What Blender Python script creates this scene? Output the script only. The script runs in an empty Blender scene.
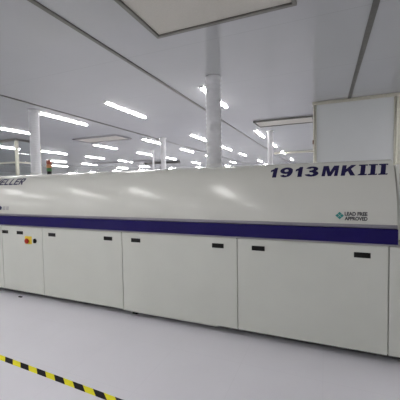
import bpy, bmesh, math, random
from mathutils import Matrix, Vector
random.seed(7)
C = bpy.context.scene.collection
H = 2.8

# ------------------------------------------------------------------ materials
def mat(name, col, rough=.5, metal=0, spec=.5, noise=0, nscale=6, emit=0, ecol=None, alpha=1, coat=0, bump=0, bscale=40):
    m = bpy.data.materials.new(name); m.use_nodes = True
    nt = m.node_tree; b = nt.nodes['Principled BSDF']
    b.inputs['Base Color'].default_value = (*col, 1)
    b.inputs['Roughness'].default_value = rough
    b.inputs['Metallic'].default_value = metal
    b.inputs['Specular IOR Level'].default_value = spec
    b.inputs['Coat Weight'].default_value = coat
    if emit:
        b.inputs['Emission Color'].default_value = (*(ecol or col), 1)
        b.inputs['Emission Strength'].default_value = emit
    if noise or bump:
        tc = nt.nodes.new('ShaderNodeTexCoord'); n = nt.nodes.new('ShaderNodeTexNoise')
        n.inputs['Scale'].default_value = nscale; n.inputs['Detail'].default_value = 4
        nt.links.new(tc.outputs['Object'], n.inputs['Vector'])
        if noise:
            r = nt.nodes.new('ShaderNodeValToRGB')
            r.color_ramp.elements[0].position = .3; r.color_ramp.elements[1].position = .7
            r.color_ramp.elements[0].color = (*[c*(1-noise) for c in col], 1)
            r.color_ramp.elements[1].color = (*[min(1, c*(1+noise)) for c in col], 1)
            nt.links.new(n.outputs['Fac'], r.inputs['Fac']); nt.links.new(r.outputs['Color'], b.inputs['Base Color'])
        if bump:
            n2 = nt.nodes.new('ShaderNodeTexNoise'); n2.inputs['Scale'].default_value = bscale
            nt.links.new(tc.outputs['Object'], n2.inputs['Vector'])
            bp = nt.nodes.new('ShaderNodeBump'); bp.inputs['Strength'].default_value = bump; bp.inputs['Distance'].default_value = .01
            nt.links.new(n2.outputs['Fac'], bp.inputs['Height']); nt.links.new(bp.outputs['Normal'], b.inputs['Normal'])
    return m

def grid_mat(name, col, joint, sx, sy, ox, oy, w, rough, spec, axes='XY', noise=.02, bump=0, bscale=3, coat=0):
    """panels with thin joints, every sx / sy metres"""
    m = mat(name, col, rough, spec=spec, noise=noise, nscale=1.3, bump=bump, bscale=bscale, coat=coat)
    nt = m.node_tree; b = nt.nodes['Principled BSDF']
    src = b.inputs['Base Color'].links[0].from_socket
    tc = nt.nodes.new('ShaderNodeTexCoord'); sp = nt.nodes.new('ShaderNodeSeparateXYZ')
    nt.links.new(tc.outputs['Object'], sp.inputs[0])
    def mth(op, a, v):
        n = nt.nodes.new('ShaderNodeMath'); n.operation = op
        nt.links.new(a, n.inputs[0])
        if isinstance(v, (int, float)): n.inputs[1].default_value = v
        else: nt.links.new(v, n.inputs[1])
        return n.outputs[0]
    facs = []
    for ax, s, o in ((axes[0], sx, ox), (axes[1], sy, oy)):
        if not s: continue
        v = mth('ADD', sp.outputs[ax], -o + 1000*s)
        v = mth('MODULO', v, s)
        facs.append(mth('LESS_THAN', v, w))
    f = facs[0] if len(facs) == 1 else mth('MAXIMUM', facs[0], facs[1])
    mx = nt.nodes.new('ShaderNodeMix'); mx.data_type = 'RGBA'
    nt.links.new(f, mx.inputs['Factor']); nt.links.new(src, mx.inputs['A']); mx.inputs['B'].default_value = (*joint, 1)
    nt.links.new(mx.outputs['Result'], b.inputs['Base Color'])
    return m

def glass_mat():
    m = bpy.data.materials.new('clear_glass'); m.use_nodes = True
    nt = m.node_tree; nt.nodes.clear()
    o = nt.nodes.new('ShaderNodeOutputMaterial'); mx = nt.nodes.new('ShaderNodeMixShader')
    t = nt.nodes.new('ShaderNodeBsdfTransparent'); g = nt.nodes.new('ShaderNodeBsdfGlossy'); fr = nt.nodes.new('ShaderNodeFresnel')
    t.inputs['Color'].default_value = (.93, .95, .95, 1); g.inputs['Roughness'].default_value = .03; fr.inputs['IOR'].default_value = 1.45
    ge = nt.nodes.new('ShaderNodeNewGeometry'); su = nt.nodes.new('ShaderNodeMath'); su.operation = 'SUBTRACT'; su.inputs[0].default_value = 1
    ml = nt.nodes.new('ShaderNodeMath'); ml.operation = 'MULTIPLY'
    nt.links.new(ge.outputs['Backfacing'], su.inputs[1]); nt.links.new(su.outputs[0], ml.inputs[0]); nt.links.new(fr.outputs[0], ml.inputs[1])
    nt.links.new(ml.outputs[0], mx.inputs[0]); nt.links.new(t.outputs[0], mx.inputs[1]); nt.links.new(g.outputs[0], mx.inputs[2])
    nt.links.new(mx.outputs[0], o.inputs[0])
    return m

M = {}
M['floor'] = grid_mat('pale_vinyl_floor', (.80, .785, .835), (.765, .75, .80), .6, .6, .13, .22, .004, .32, .35, noise=.025)
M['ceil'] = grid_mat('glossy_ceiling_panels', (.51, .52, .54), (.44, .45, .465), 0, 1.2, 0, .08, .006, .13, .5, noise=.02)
M['wall'] = grid_mat('white_wall_panels', (.88, .89, .90), (.72, .73, .74), 1.2, 0, 0, 0, .008, .3, .5, axes='XZ', noise=.015)
M['wally'] = grid_mat('white_wall_panels_side', (.88, .89, .90), (.72, .73, .74), 1.2, 0, 0, 0, .008, .3, .5, axes='YZ', noise=.015)
M['panel'] = mat('white_partition_panel', (.63, .645, .655), .35, noise=.015, nscale=2)
M['alu'] = mat('cream_aluminium', (.60, .58, .50), .3, metal=.35, noise=.05, nscale=30)
M['strip'] = mat('grey_ceiling_strip', (.17, .165, .155), .4, metal=.5, noise=.08, nscale=20)
M['frame'] = mat('dark_aluminium_frame', (.20, .195, .18), .35, metal=.55, noise=.08, nscale=20)
M['filter'] = mat('filter_face', (.66, .635, .58), .6, noise=.03, nscale=60)
M['cream'] = mat('cream_enamel', (.635, .635, .585), .19, spec=.5, noise=.012, nscale=3)
M['door'] = mat('cream_powder_coat', (.625, .635, .58), .42, spec=.45, noise=.015, nscale=4, bump=.02, bscale=120)
M['purple'] = mat('purple_stripe', (.010, .005, .09), .35, spec=.2, noise=.06, nscale=9)
M['navy'] = mat('navy_lettering', (.010, .006, .06), .5, spec=.3, noise=.05)
M['greyband'] = mat('grey_trim', (.40, .39, .41), .35, metal=.4, noise=.05, nscale=12)
M['uppertrim'] = mat('lavender_grey_trim', (.27, .26, .29), .35, metal=.3, noise=.05, nscale=12)
M['plinth'] = mat('dark_plinth', (.012, .012, .012), .8, spec=.1, noise=.15)
M['black'] = mat('black_plastic', (.012, .012, .011), .6, spec=.2, noise=.1, nscale=40)
M['blackin'] = mat('black_recess', (.01, .01, .01), .6, noise=.1)
M['yellow'] = mat('yellow_plastic', (.85, .62, .05), .45, noise=.04)
M['red'] = mat('red_plastic', (.36, .025, .012), .5, spec=.2, noise=.04)
M['lampred'] = mat('red_lamp', (.36, .09, .06), .35, noise=.05)
M['lampamber'] = mat('amber_lamp', (.60, .27, .13), .35, noise=.05)
M['lampgreen'] = mat('green_lamp', (.07, .22, .07), .35, noise=.05)
M['tapey'] = mat('yellow_tape', (.86, .78, .03), .6, spec=.2, noise=.05, nscale=25)
M['tapek'] = mat('black_tape', (.018, .016, .018), .7, spec=.15, noise=.1, nscale=25)
M['duct'] = mat('white_flexible_duct', (.74, .74, .77), .4, noise=.03, nscale=15)
M['bright'] = mat('glossy_white_pipe', (.88, .88, .89), .2, noise=.02, coat=.5)
M['white'] = mat('white_fixture', (.85, .85, .85), .4, noise=.02)
M['tube'] = mat('lamp_diffuser', (1, 1, 1), .4, emit=62, ecol=(1, .985, .97), noise=.01)
M['teal'] = mat('teal_print', (.03, .24, .22), .5, noise=.05)
M['grey'] = mat('grey_print', (.055, .055, .06), .5, noise=.05)
M['palegrey'] = mat('pale_grey_print', (.40, .39, .38), .5, noise=.05)
M['brown'] = mat('brown_latch', (.16, .06, .04), .5, noise=.1)
M['glass'] = glass_mat()

# ------------------------------------------------------------------ mesh helpers
class MB:
    def __init__(s): s.bm = bmesh.new()
    def box(s, x0, x1, y0, y1, z0, z1, bev=0, mi=0):
        r = bmesh.ops.create_cube(s.bm, size=1)
        for v in r['verts']:
            v.co = Vector(((x0+x1)/2+v.co.x*(x1-x0), (y0+y1)/2+v.co.y*(y1-y0), (z0+z1)/2+v.co.z*(z1-z0)))
        fs = {f for v in r['verts'] for f in v.link_faces}
        for f in fs: f.material_index = mi
        if bev:
            es = list({e for v in r['verts'] for e in v.link_edges})
            bmesh.ops.bevel(s.bm, geom=es, offset=bev, segments=2, affect='EDGES', profile=.5)
        return s
    def lathe(s, prof, n=24, at=(0, 0, 0), axis='Z'):
        """prof: list of (r, h)"""
        rings = []
        for r, h in prof:
            ring = []
            for k in range(n):
                a = 2*math.pi*k/n
                c = (r*math.cos(a), r*math.sin(a), h)
                if axis == 'Y': c = (c[0], -c[2], c[1])
                ring.append(s.bm.verts.new((at[0]+c[0], at[1]+c[1], at[2]+c[2])))
            rings.append(ring)
        for a, b in zip(rings, rings[1:]):
            for k in range(n):
                f = s.bm.faces.new((a[k], a[(k+1) % n], b[(k+1) % n], b[k])); f.smooth = True
        s.bm.faces.new(rings[0][::-1]); s.bm.faces.new(rings[-1])
        return s
    def prism_x(s, pts, x0, x1, smooth=True):
        """pts: closed (y,z) outline swept along X"""
        A = [s.bm.verts.new((x0, y, z)) for y, z in pts]; B = [s.bm.verts.new((x1, y, z)) for y, z in pts]
        n = len(pts)
        for k in range(n):
            f = s.bm.faces.new((A[k], A[(k+1) % n], B[(k+1) % n], B[k])); f.smooth = smooth
        s.bm.faces.new(A[::-1]); s.bm.faces.new(B)
        return s
    def poly(s, pts):
        s.bm.faces.new([s.bm.verts.new(p) for p in pts]); return s
    def build(s, name, m, parent=None, kind=None, fixn=True):
        if fixn: bmesh.ops.recalc_face_normals(s.bm, faces=s.bm.faces)
        me = bpy.data.meshes.new(name); s.bm.to_mesh(me); s.bm.free()
        for mm in (m if isinstance(m, list) else [m]): me.materials.append(mm)
        o = bpy.data.objects.new(name, me); C.objects.link(o)
        if parent:
            o.parent = parent
            pl = Vector((0, 0, 0)); p = parent
            while p: pl += p.location; p = p.parent
            me.transform(Matrix.Translation(-pl))
        if kind: o['kind'] = kind
        return o
def tag(o, label, cat, group=None):
    o['label'] = label; o['category'] = cat
    if group: o['group'] = group
    return o
def empty(name, loc, label, cat, group=None):
    o = bpy.data.objects.new(name, None); o.location = loc; o.empty_display_size = .1; C.objects.link(o)
    return tag(o, label, cat, group)
def copy_tree(o, loc, label=None, group=None, parent=None):
    c = o.copy(); C.objects.link(c); c.location = loc
    if label: c['label'] = label
    if group: c['group'] = group
    for ch in list(o.children):
        d = ch.copy(); C.objects.link(d); d.parent = c
        for g in list(ch.children):
            e = g.copy(); C.objects.link(e); e.parent = d
    return c

# ------------------------------------------------------------------ setting
X0, X1, Y0, Y1 = -21.5, 4.6, -5.2, 18.2
MB().box(X0, X1, Y0, Y1, -.1, 0).build('floor', M['floor'], kind='structure')
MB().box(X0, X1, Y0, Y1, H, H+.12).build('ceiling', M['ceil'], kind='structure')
MB().box(X0, X1, Y1, Y1+.1, 0, H).build('wall_back', M['wall'], kind='structure')
MB().box(X0, X1, Y0-.1, Y0, 0, H).build('wall_front', M['wall'], kind='structure')
MB().box(X0-.1, X0, Y0, Y1, 0, H).build('wall_left', M['wally'], kind='structure')
MB().box(X1, X1+.1, Y0, Y1, 0, H).build('wall_right', M['wally'], kind='structure')
# partition behind the machine at the right: one white panel, then a glazed one, and its return wall
PY = 2.80
MB().box(.60, 1.72, PY, PY+.05, 0, H-.05).build('wall_partition', M['panel'], kind='structure')
MB().box(.57, .62, PY+.05, Y1, 0, H-.001).build('wall_side', M['wally'], kind='structure')
def post(x, y, w=.055):
    m = MB(); m.box(x-w/2, x+w/2, y-.015, y+.065, 0, H-.05, .008)
    m.lathe([(.017, .002), (.017, H-.052)], 12, (x, y-.015, 0))
    return m
post(.585, PY).build('trim_1', M['alu'], kind='structure')
post(1.745, PY).build('trim_2', M['alu'], kind='structure')
MB().box(.545, X1, PY-.03, PY+.08, H-.05, H-.0005, .006).build('trim_3', M['alu'], kind='structure')
w = MB().box(1.77, X1, PY-.005, PY+.055, .0, .9, .004).box(1.775, 1.82, PY, PY+.05, .9, H-.05).box(X1-.06, X1, PY, PY+.05, .9, H-.05)
w.build('window_1', M['alu'], kind='structure')
win = bpy.data.objects['window_1']
MB().box(1.82, X1-.06, PY+.02, PY+.028, .9, H-.05).build('pane', M['glass'], win)
# dark joint strips under the ceiling
for i, (x, w_, y0, y1) in enumerate(((-1.252, .042, Y0, Y1), (-3.645, .034, Y0, Y1), (1.10, .05, Y0, PY-.03))):
    MB().box(x-w_/2, x+w_/2, y0, y1, H-.012, H+.001, .003).build('trim_%d' % (4+i), M['strip'], kind='structure')
# far headers hung under the ceiling
MB().box(-1.2, .57, 10.0, 10.08, H-.07, H, .005).build('trim_7', M['alu'], kind='structure')
MB().box(-8.4, -6.3, 11.3, 11.5, H-.10, H, .005).build('trim_8', M['strip'], kind='structure')
MB().box(-11., -6.9, 10., 10.08, H-.05, H, .005).build('trim_9', M['greyband'], kind='structure')

# ------------------------------------------------------------------ ceiling filter units
def filter_unit(x0, x1, y0, y1, fw, label, fm='frame'):
    e = empty('ceiling_filter_unit', ((x0+x1)/2, (y0+y1)/2, H), label, 'air filter unit', 'filter units in the ceiling')
    m = MB(); z0, z1 = H-.035, H
    m.box(x0, x1, y0, y0+fw, z0, z1, .004); m.box(x0, x1, y1-fw, y1, z0, z1, .004)
    m.box(x0, x0+fw, y0+fw, y1-fw, z0, z1, .004); m.box(x1-fw, x1, y0+fw, y1-fw, z0, z1, .004)
    m.build('frame', M[fm], e)
    MB().box(x0+fw*.8, x1-fw*.8, y0+fw*.8, y1-fw*.8, H-.018, H-.001).build('filter_face', M['filter'], e)
filter_unit(-.675, .545, -1.42, -.195, .035, 'large beige ceiling filter panel overhead, framed in dark metal, at the top edge')
filter_unit(-.675, .53, 3.74, 4.34, .03, 'beige ceiling filter panel beside the cream partition post')
filter_unit(-5.72, -4.22, 3.66, 4.32, .025, 'beige ceiling filter panel seen at left between the rows of lights', 'greyband')

# ------------------------------------------------------------------ ceiling lights
def light_proto(loc):
    e = empty('ceiling_light', loc, '', 'ceiling light')
    x, y, z = loc; L = 1.19
    b = MB()
    b.box(x-.027, x+.027, y-L/2, y+L/2, z-.009, z, .002)
    b.build('housing', M['white'], e)
    b = MB(); n = 12; A = []; B_ = []
    for k in range(n+1):                       # half-round diffuser under the housing
        t = math.pi*k/n
        px, pz = x+.0255*math.cos(t), z-.0092-.012*math.sin(t)
        A.append(b.bm.verts.new((px, y-L/2+.02, pz))); B_.append(b.bm.verts.new((px, y+L/2-.02, pz)))
    for k in range(n):
        f = b.bm.faces.new((A[k], A[k+1], B_[k+1], B_[k])); f.smooth = True
    b.bm.faces.new((A[0], B_[0], B_[n], A[n])); b.bm.faces.new(A); b.bm.faces.new(B_[::-1])
    b.build('diffuser', M['tube'], e)
    for s in (-1, 1):
        MB().box(x-.028, x+.028, y+s*(L/2-.009)-.012, y+s*(L/2-.009)+.012, z-.023, z-.0005, .003).build('end_cap', M['white'], e)
    return e
ORD = ['nearest', 'second', 'third', 'fourth', 'fifth', 'sixth']
cols = [
    ('right-hand column, by the thick white duct', -.85, [1.24, 4.72, 7.05, 9.5, 12.95]),
    ('column just left of the white machine duct', -2.53, [1.25, 4.55, 7.1, 9.35, 13.0]),
    ('column passing the tall glossy pipe', -4.04, [1.27, 4.55, 6.95, 9.35, 13.0]),
    ('column left of the tall glossy pipe', -6.0, [1.4, 4.75, 7.1, 9.25, 12.3]),
    ('column over the lamp tower', -8.68, [5.05, 7.2, 9.4]),
    ('outermost left column', -11.45, [7.6, 9.8]),
]
proto = None
def place_light(x, y, label, group):
    global proto
    loc = (x, y+.595, H)
    if proto is None:
        proto = light_proto(loc); proto['label'] = label; proto['group'] = group
    else:
        copy_tree(proto, loc, label, group)
G = 'ceiling lights beyond the machine'
for nm, x, ys in cols:
    for i, y in enumerate(ys):
        place_light(x, y, 'lit tube ceiling light, %s in the %s' % (ORD[i], nm), G)
for x, y, l in ((-8.85, 3.2, 'lit ceiling light shining through the glass booth at the far left'),
                (-13.8, 9.9, 'small lit ceiling light low beside the lamp tower at left'),
                (-10.0, 13.1, 'small distant ceiling light just left of the thin white pipe'),
                (-12.0, 13.45, 'faint distant ceiling light, left of the thin white pipe, just over the machine'),
                (-2.75, 15.9, 'faint distant ceiling light at the foot of the slim bright pipe'),
                (-19.6, 16.6, 'most distant ceiling light, resting low above the cream hood at left')):
    place_light(x, y, l, G)
for x, y in ((-7.3, 15.9), (-5.2, 15.7), (-9.6, 16.2), (-12.2, 16.3), (-14.6, 16.2), (-17., 16.3)):  # extra far lamps, added to brighten the back wall
    place_light(x, y, 'faint distant ceiling light in the last row, added to brighten the back wall', 'added ceiling lights in the last row')
for x in (-.85, -2.53, -4.04, -6.0):
    for y in (-2.35, -4.5):
        place_light(x, y, 'added ceiling light out of the picture, brightening the right side', 'ceiling lights in front of the machine')
for x, ys in ((2.7, (-2.35,)), (2.9, (.35, 1.5))):  # fill lamps added out of view to lift the partition and ceiling at right
    for y in ys:
        place_light(x, y, 'added ceiling light out of the picture, brightening the right side', 'ceiling lights in front of the machine')

for x, y in ((-8.7, -2.35), (-8.7, 1.2), (-11.4, 1.2), (-8.7, -4.5), (-11.4, -2.35)):  # fill lamps added out of view to brighten the floor at left
    place_light(x, y, 'added ceiling light out of the picture, brightening the right side', 'ceiling lights in front of the machine')
for y in (3.6, 6.0, 8.4):  # lamps added so the room behind the glazing is not dark
    place_light(2.75, y, 'added ceiling light brightening the side room behind the glazed panel at right', 'added ceiling lights in the side room')
# ------------------------------------------------------------------ reflow oven
oven = empty('reflow_oven', (-1.3, .7, 0), 'long cream industrial oven with a purple stripe, standing on the pale floor', 'machine')
XL, XR, XH = -4.35, 1.60, 1.247
ZB, ZD, ZS0, ZS1 = .08, .935, .948, 1.064
# lower cabinet, plinth, feet
MB().box(XL, XR, .022, 1.36, .082, .955).build('cabinet', M['door'], oven)
MB().box(XL+.02, XR-.02, 0.11, 1.3, .020, .083).build('plinth', M['plinth'], oven)
for x in (-4.1, -3.2, -2.45, -1.22, -.02, 1.15):
    f = MB(); f.lathe([(.03, 0), (.03, .012), (.012, .016), (.012, .081)], 14, (x, .2, 0)); f.build('levelling_foot', M['plinth'], oven)
for x in (-1.16,):
    f = MB(); f.box(x-.03, x+.03, .02, .07, .035, .081, .004); f.build('foot_bracket', M['black'], oven)
MB().box(-1.3, -.2, .012, .03, .062, .084, .003).build('bottom_lip', M['cream'], oven)
# hood
prof = [(0.012, 1.066), (0.010, 1.10), (.016, 1.17), (.032, 1.25), (.056, 1.33), (.084, 1.40), (.112, 1.46), (.142, 1.515), (.180, 1.560), (.23, 1.592), (.30, 1.610), (.40, 1.616)]
def spline(pts, n=5):
    out = []
    for i in range(len(pts)-1):
        p0 = pts[max(i-1, 0)]; p1 = pts[i]; p2 = pts[i+1]; p3 = pts[min(i+2, len(pts)-1)]
        for k in range(n):
            t = k/n
            out.append(tuple(.5*((2*p1[j])+(-p0[j]+p2[j])*t+(2*p0[j]-5*p1[j]+4*p2[j]-p3[j])*t*t+(-p0[j]+3*p1[j]-3*p2[j]+p3[j])*t**3) for j in (0, 1)))
    out.append(pts[-1]); return out
front = spline(prof)
def hood_y(z):
    for (ya, za), (yb, zb) in zip(front, front[1:]):
        if za <= z <= zb: return ya+(yb-ya)*(z-za)/max(zb-za, 1e-9)
    return front[0][0] if z < front[0][1] else front[-1][0]
outline = front+[(1.25, 1.616), (1.34, 1.58), (1.37, 1.5), (1.37, .957), (.012, .957)]
hb = MB(); hb.prism_x(outline, XL, XH)
hood = hb.build('hood', M['cream'], oven)
hood.data.set_sharp_from_angle(angle=math.radians(35)) if hasattr(hood.data, 'set_sharp_from_angle') else None
# end module beyond the hood
MB().box(XH+.006, XR, .10, 1.3, .957, 1.56, .02).build('end_housing', M['cream'], oven)
MB().box(XH+.03, XH+.10, .085, .105, 1.40, 1.50, .006).build('end_handle', M['black'], oven)
# trim bands
MB().box(XL, XH, -.001, .03, 1.066, 1.092, .003).build('upper_trim', M['uppertrim'], oven)
MB().box(XL, XH, -.022, .02, ZS0, ZS1, .004).build('stripe_band', M['purple'], oven)['label'] = 'purple stripe'
MB().box(XL, XR, -.010, .03, .934, .947, .002).build('lower_ledge', M['greyband'], oven)
# doors with recessed pulls
def door(x0, x1, handles):
    g = .0035
    d = MB().box(x0+g, x1-g, 0, .021, ZB, ZD-.006, .003).build('door', M['door'], oven)
    for hx in handles:
        m = MB()
        a, b_, z0, z1 = hx-.058, hx+.058, .829, .871
        m.box(a, b_, -.004, .002, z1-.007, z1, .002); m.box(a, b_, -.004, .002, z0, z0+.007, .002)
        m.box(a, a+.008, -.004, .002, z0, z1, .002); m.box(b_-.008, b_, -.004, .002, z0, z1, .002)
        m.box(a+.006, b_-.006, -.0015, .001, z0+.005, z1-.005)
        m.build('handle', M['black'], d)['label'] = 'black recessed handle'
    return d
door(-4.30, -3.252, [-4.05]); d1 = door(-3.252, -2.497, [-3.185, -2.90]); door(-2.497, -1.288, [-2.33, -1.476])
door(-1.288, .002, [-1.108, -.186]); door(.002, 1.193, [.195, 1.013]); door(1.193, 1.58, [])
# emergency stop and switch
pl = MB().box(-2.805, -2.685, -.006, .001, .712, .812, .003).build('emergency_stop', M['yellow'], oven); pl['label'] = 'yellow plate with red button'
b = MB(); b.lathe([(.020, 0), (.020, .008), (.031, .010), (.034, .016), (.030, .024), (.016, .028)], 20, (-2.752, -.006, .752), 'Y'); b.build('stop_button', M['red'], pl)
b = MB(); b.lathe([(.030, 0), (.030, .006), (.022, .008), (.022, .012)], 20, (-2.628, -.0003, .758), 'Y'); b.box(-2.634, -2.622, -.024, -.008, .735, .781, .003); b.build('rotary_switch', M['black'], oven)
# exhaust collars on the roof of the hood
DUCTS = [(-.575, 1.0, .100), (-3.975, 1.12, .086)]
for x, y, r in DUCTS:
    c = MB(); c.lathe([(r+.05, 1.606), (r+.05, 1.622), (r+.002, 1.626), (r+.002, 1.70)], 28, (x, y, 0)); c.build('exhaust_collar', M['white'], oven)
# signal tower
TX, TY = -3.065, .62
tw = MB(); tw.lathe([(.04, 1.612), (.04, 1.62), (.032, 1.626), (.032, 1.675)], 16, (TX, TY, 0)); tw = tw.build('signal_tower', M['black'], oven)
for nm, k, mm in (('green_lamp', 0, 'lampgreen'), ('amber_lamp', 1, 'lampamber'), ('red_lamp', 2, 'lampred')):
    z = 1.676+k*.052
    l = MB(); l.lathe([(.031, z), (.036, z+.004), (.036, z+.044), (.031, z+.049)], 18, (TX, TY, 0)); l.build(nm, M[mm], tw)
l = MB(); l.lathe([(.034, 1.833), (.034, 1.842), (.012, 1.848)], 18, (TX, TY, 0)); l.build('cap', M['lampred'], tw)

# ------------------------------------------------------------------ lettering on the hood
def wrap(bm, off=.0022):
    for v in bm.verts:
        x, z = v.co.x, v.co.y
        y = hood_y(z); dz = .004
        t = Vector((0, hood_y(z+dz)-hood_y(z-dz), 2*dz)).normalized(); n = Vector((0, -t.z, t.y))
        p = Vector((x, y, z))+n*off
        v.co = p
def slice_z(bm, z0, z1, n=6):
    for k in range(1, n):
        z = z0+(z1-z0)*k/n
        bmesh.ops.bisect_plane(bm, geom=list(bm.verts)+list(bm.edges)+list(bm.faces), plane_co=(0, z, 0), plane_no=(0, 1, 0))
def text_bm(body, x0, x1, z0, z1, bold, shear, spacing=1.0):
    cu = bpy.data.curves.new('lettering', 'FONT'); cu.body = body; cu.offset = bold; cu.shear = shear; cu.space_character = spacing
    cu.resolution_u = 4
    o = bpy.data.objects.new('lettering', cu); C.objects.link(o)
    dg = bpy.context.evaluated_depsgraph_get(); dg.update()
    me = bpy.data.meshes.new_from_object(o.evaluated_get(dg))
    bpy.data.objects.remove(o); bpy.data.curves.remove(cu)
    bm = bmesh.new(); bm.from_mesh(me); bpy.data.meshes.remove(me)
    xs = [v.co.x for v in bm.verts]; ys = [v.co.y for v in bm.verts]
    a, b_, c, d = min(xs), max(xs), min(ys), max(ys)
    for v in bm.verts:
        v.co = Vector((x0+(v.co.x-a)/(b_-a)*(x1-x0), z0+(v.co.y-c)/(d-c)*(z1-z0), 0))
    return bm
def poly2(bm, pts):
    bm.faces.new([bm.verts.new((x, z, 0)) for x, z in pts])
def finish(bm, name, m, z0, z1):
    slice_z(bm, z0, z1); wrap(bm)
    b = MB(); b.bm.free(); b.bm = bm
    for f in bm.faces:
        f.normal_update()
        if f.normal.y > 0: f.normal_flip()
    return b.build(name, m, oven, fixn=False)
def ring2(bm, cx, cy, ox, oy, ix, iy, a0=0, a1=360, n=22):
    A = [math.radians(a0+(a1-a0)*k/n) for k in range(n+1)]
    for p, q in zip(A, A[1:]):
        poly2(bm, [(cx+ix*math.cos(p), cy+iy*math.sin(p)), (cx+ox*math.cos(p), cy+oy*math.sin(p)), (cx+ox*math.cos(q), cy+oy*math.sin(q)), (cx+ix*math.cos(q), cy+iy*math.sin(q))])
def glyph(ch):
    b = bmesh.new()
    P = lambda *p: poly2(b, p)
    if ch == '1': P((.36, 0), (.86, 0), (.86, 1), (.50, 1), (.36, .86)); P((.36, .86), (.06, .76), (.06, .54), (.36, .64))
    elif ch == '9':
        ring2(b, .5, .665, .5, .335, .16, .13)
        ring2(b, .5, .56, .5, .56, .15, .38, -62, 12); ring2(b, .42, .35, .42, .35, .10, .15, -150, -70)
        P((.46, 0), (.74, .07), (.60, .21), (.46, .17))
    elif ch == '3':
        ring2(b, .48, .735, .46, .265, .12, .10, -90, 165); ring2(b, .48, .295, .52, .295, .14, .11, -165, 90); P((.3, .42), (.52, .42), (.52, .6), (.3, .6))
    elif ch == 'M':
        P((0, 0), (.22, 0), (.22, 1), (0, 1)); P((.78, 0), (1, 0), (1, 1), (.78, 1))
        P((.22, 1), (.22, .58), (.40, 0), (.5, 0), (.5, .42), (.33, 1)); P((.78, 1), (.67, 1), (.5, .42), (.5, 0), (.60, 0), (.78, .58))
    elif ch == 'K':
        P((0, 0), (.3, 0), (.3, 1), (0, 1)); P((.3, .28), (.44, .42), (.67, 0), (1, 0), (.64, .62), (.3, .62)); P((.3, .62), (.64, .62), (.98, 1), (.62, 1))
    elif ch == 'H': P((0, 0), (.3, 0), (.3, 1), (0, 1)); P((.7, 0), (1, 0), (1, 1), (.7, 1)); P((.3, .4), (.7, .4), (.7, .6), (.3, .6))
    elif ch == 'E': P((0, 0), (.3, 0), (.3, 1), (0, 1)); P((.3, 0), (1, 0), (1, .19), (.3, .19)); P((.3, .41), (.92, .41), (.92, .59), (.3, .59)); P((.3, .81), (1, .81), (1, 1), (.3, 1))
    elif ch == 'L': P((0, 0), (.3, 0), (.3, 1), (0, 1)); P((.3, 0), (.95, 0), (.95, .2), (.3, .2))
    elif ch == 'R':
        P((0, 0), (.3, 0), (.3, 1), (0, 1)); P((.3, .82), (.6, .82), (.6, 1), (.3, 1)); P((.3, .38), (.6, .38), (.6, .56), (.3, .56)); ring2(b, .6, .69, .4, .31, .12, .13, -90, 90); P((.38, .38), (.7, 0), (1, 0), (.72, .44))
    return b
def write(items, z0, z1, shear):
    out = bmesh.new(); h = z1-z0
    for ch, x0, x1 in items:
        g = glyph(ch); off = shear*h; w = x1-x0-off
        for v in g.verts: v.co = Vector((x0+v.co.x*w+shear*h*v.co.y, z0+v.co.y*h, 0))
        me = bpy.data.meshes.new('g'); g.to_mesh(me); g.free(); out.from_mesh(me); bpy.data.meshes.remove(me)
    return out
zt0, zt1 = 1.478, 1.568
finish(write([('1', .274, .356), ('9', .362, .482), ('1', .492, .574), ('3', .578, .698)], zt0, zt1, .11), 'model_lettering', M['navy'], zt0, zt1)['label'] = 'navy italic lettering'
bmk = write([('M', .714, .856), ('K', .862, .988)], zt0, zt1, .2)
def serif_i(bm, x, w=.052, h=zt1-zt0):
    sh = .016; st = .014
    def P(u, t): return (x+u*w+sh*(t/h), zt0+t)
    a = .18; b_ = .84
    poly2(bm, [P(a, 0), P(b_, 0), P(b_, h), P(a, h)])
    for L, R_ in ((-.12, a), (b_, 1.12)):
        poly2(bm, [P(L, 0), P(R_, 0), P(R_, st*.9), P(L, st*.6)]); poly2(bm, [P(L, h-st*.6), P(R_, h-st*.9), P(R_, h), P(L, h)])
for x in (.994, 1.066, 1.138): serif_i(bmk, x)
finish(bmk, 'mark_lettering', M['navy'], zt0, zt1)['label'] = 'navy lettering with serif numerals'
zh0, zh1 = 1.472, 1.558
wl = .108; xe = -2.966-wl+.01
finish(write([(c, xe-(5-i)*.096, xe-(5-i)*.096+wl) for i, c in enumerate('HELLER')], zh0, zh1, .28), 'maker_lettering', M['navy'], zh0, zh1)['label'] = 'navy italic maker lettering'
# small marks under the maker's lettering
bm = bmesh.new(); cx, cz = -3.295, 1.160
poly2(bm, [(cx-.045, cz-.02), (cx+.03, cz-.02), (cx+.045, cz+.012), (cx+.01, cz+.035), (cx-.02, cz+.01)])
finish(bm, 'maker_emblem', M['navy'], 1.12, 1.19)
bm = bmesh.new()
for a in (-3.238, -3.170):
    poly2(bm, [(a, 1.138), (a+.056, 1.138), (a+.056, 1.188), (a, 1.188)])
finish(bm, 'small_grey_print', M['palegrey'], 1.13, 1.19)
# approval mark
bm = bmesh.new(); cx, cz, s = .852, 1.157, .031
def dia(cx, cz, s): poly2(bm, [(cx-s, cz), (cx, cz-s*.95), (cx+s, cz), (cx, cz+s*.95)])
for dx, dz in ((-.5, 0), (.5, 0), (0, .5), (0, -.5)): dia(cx+dx*s*1.06, cz+dz*s*1.02, s*.48)
finish(bm, 'approval_emblem', M['teal'], 1.12, 1.20)
bm = text_bm('LEAD FREE', 0.888, 1.049, 1.157, 1.187, .05, 0)
bm2 = text_bm('APPROVED', 0.888, 1.049, 1.120, 1.150, .05, 0)
me = bpy.data.meshes.new('t'); bm2.to_mesh(me); bm.from_mesh(me); bpy.data.meshes.remove(me); bm2.free()
finish(bm, 'approval_lettering', M['grey'], 1.11, 1.185)

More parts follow.
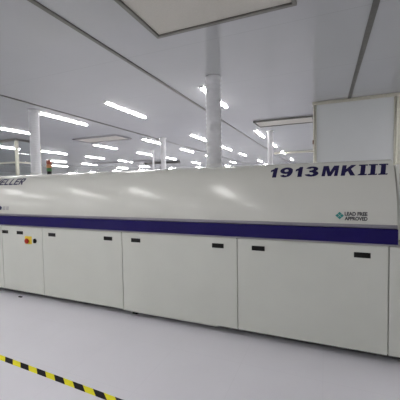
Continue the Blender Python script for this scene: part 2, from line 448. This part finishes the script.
# ------------------------------------------------------------------ ducts and pipes
def flex_duct(x, y, r, z0, label, pitch=.05):
    m = MB(); p = [(r*.98, z0)]; z = z0+.01
    while z < H-.03:
        p += [(r*.96, z), (r*1.035, z+pitch*.35), (r*1.035, z+pitch*.5), (r*.96, z+pitch*.85)]; z += pitch
    p += [(r*1.0, H-.02), (r*1.06, H-.018), (r*1.06, H-.001)]
    m.lathe(p, 32, (x, y, 0))
    return tag(m.build('exhaust_duct', M['duct']), label, 'exhaust duct', 'white exhaust ducts')
flex_duct(-.575, 1.0, .095, 1.701, 'thick white ribbed exhaust duct rising from the middle of the machine to the ceiling', .055)
flex_duct(-3.975, 1.12, .080, 1.701, 'slimmer white exhaust duct rising behind the signal lamp tower at left', .04)
def pipe(x, y, r, label):
    m = MB(); m.lathe([(r*1.4, 0), (r*1.4, .02), (r, .03), (r, H-.03), (r*1.4, H-.02), (r*1.4, H-.001)], 24, (x, y, 0))
    return tag(m.build('standing_pipe', M['bright']), label, 'pipe', 'glossy white pipes')
pipe(-3.44, 4.71, .074, 'tall glossy white pipe behind the machine, left of its thick ribbed duct')
pipe(-.535, 5.06, .068, 'glossy white pipe standing just left of the cream partition post')
pipe(-5.07, 6.82, .035, 'thin white pipe far back, just left of the tall glossy one')

# ------------------------------------------------------------------ glass booth at the far left
booth = empty('glass_booth', (-9., 3.6, 0), 'glass booth with cream metal posts at the far left edge', 'booth')
bx0, bx1, by0, by1 = -11.5, -6.97, 2.93, 3.62
for x, y in ((bx1, by0), (-8.2, by0), (-9.8, by0), (bx0, by0), (bx1, by1), (bx0, by1)):
    MB().box(x-.035, x+.035, y-.035, y+.035, 0, H-.06, .006).build('post', M['alu'], booth)
m = MB(); m.box(bx0-.03, bx1+.03, by0-.03, by0+.03, H-.06, H-.001, .004); m.box(bx1-.03, bx1+.03, by0+.03, by1, H-.06, H-.001, .004); m.build('top_rail', M['strip'], booth)
m = MB(); m.box(bx0+.035, bx1-.035, by0-.02, by0+.02, 2.14, 2.18, .004); m.box(bx1-.02, bx1+.02, by0+.035, by1-.035, 2.14, 2.18, .004); m.build('middle_rail', M['alu'], booth)
m = MB(); m.box(bx0+.035, bx1-.035, by0-.012, by0+.012, 0, 1., .004); m.box(bx1-.012, bx1+.012, by0+.035, by1-.035, 0, 1., .004); m.build('lower_panel', M['panel'], booth)
for a, b_ in ((bx0, -9.8), (-9.8, -8.2), (-8.2, bx1)):
    m = MB(); m.box(a+.035, b_-.035, by0-.004, by0+.004, 1.0, 2.14); m.box(a+.035, b_-.035, by0-.004, by0+.004, 2.18, H-.06); m.build('pane', M['glass'], booth)
m = MB(); m.box(bx1-.004, bx1+.004, by0+.035, by1-.035, 1.0, 2.14); m.box(bx1-.004, bx1+.004, by0+.035, by1-.035, 2.18, H-.06); m.build('pane', M['glass'], booth)

# small latch on the partition post
m = MB(); m.box(.548, .566, PY-.030, PY-.010, 2.10, 2.17, .003)
tag(m.build('door_latch', M['brown']), 'small brown latch on the cream partition post', 'latch')

# ------------------------------------------------------------------ floor tape and scrap
def tape():
    bm = bmesh.new(); w_ = .048; h = .0012; sl = .073
    x = -4.842
    def cy(x): return -1.035-(x+1.708)*.042
    # black from -1.708 to -1.609, period .196
    edges = []; i = 0
    while x < 1.6:
        edges.append(x); x += .0995 if i % 2 == 0 else .0968; i += 1
    def ring(x):
        t = (x-sl/2, cy(x-sl/2)+w_/2); b_ = (x+sl/2, cy(x+sl/2)-w_/2)
        return [bm.verts.new((t[0], t[1], .0003)), bm.verts.new((b_[0], b_[1], .0003)), bm.verts.new((b_[0], b_[1], h)), bm.verts.new((t[0], t[1], h))]
    R = [ring(e) for e in edges]
    bm.faces.new(R[0]); bm.faces.new(R[-1][::-1])
    for i, (a, b_) in enumerate(zip(R, R[1:])):
        for j in range(4):
            f = bm.faces.new((a[j], a[(j+1) % 4], b_[(j+1) % 4], b_[j])); f.material_index = (i+TOFF) % 2
    b = MB(); b.bm.free(); b.bm = bm
    return b.build('hazard_tape', [M['tapek'], M['tapey']])
TOFF = 0
tp = tape()
tag(tp, 'yellow and black striped hazard tape stuck along the pale floor', 'floor tape')
m = MB(); m.box(-2.958, -2.902, -.018, .004, .0004, .012, .004)
tag(m.build('floor_scrap', M['plinth']), 'small dark scrap lying on the floor by the machine', 'scrap')

# ------------------------------------------------------------------ camera and world
yaw, pitch, roll, foc = -.3987, -.0421, -.0152, 296.7
f = Vector((math.sin(yaw)*math.cos(pitch), math.cos(yaw)*math.cos(pitch), math.sin(pitch)))
r = Vector((math.cos(yaw), -math.sin(yaw), 0)); u = r.cross(f)
r2 = math.cos(roll)*r+math.sin(roll)*u; u2 = -math.sin(roll)*r+math.cos(roll)*u
cd = bpy.data.cameras.new('camera'); cam = bpy.data.objects.new('camera', cd); C.objects.link(cam)
cam.matrix_world = Matrix(((r2.x, u2.x, -f.x, .742), (r2.y, u2.y, -f.y, -2.6174), (r2.z, u2.z, -f.z, 1.3998), (0, 0, 0, 1)))
cd.sensor_width = 36; cd.sensor_fit = 'HORIZONTAL'; cd.lens = foc*36/400; cd.clip_start = .02; cd.clip_end = 200
sc = bpy.context.scene; sc.camera = cam
wd = bpy.data.worlds.new('world'); sc.world = wd; wd.use_nodes = True
wd.node_tree.nodes['Background'].inputs[0].default_value = (.5, .5, .52, 1); wd.node_tree.nodes['Background'].inputs[1].default_value = .05
sc.view_settings.view_transform = 'Standard'; sc.view_settings.look = 'None'; sc.view_settings.gamma = 1
sc.view_settings.use_curve_mapping = False; sc.view_settings.exposure = 0
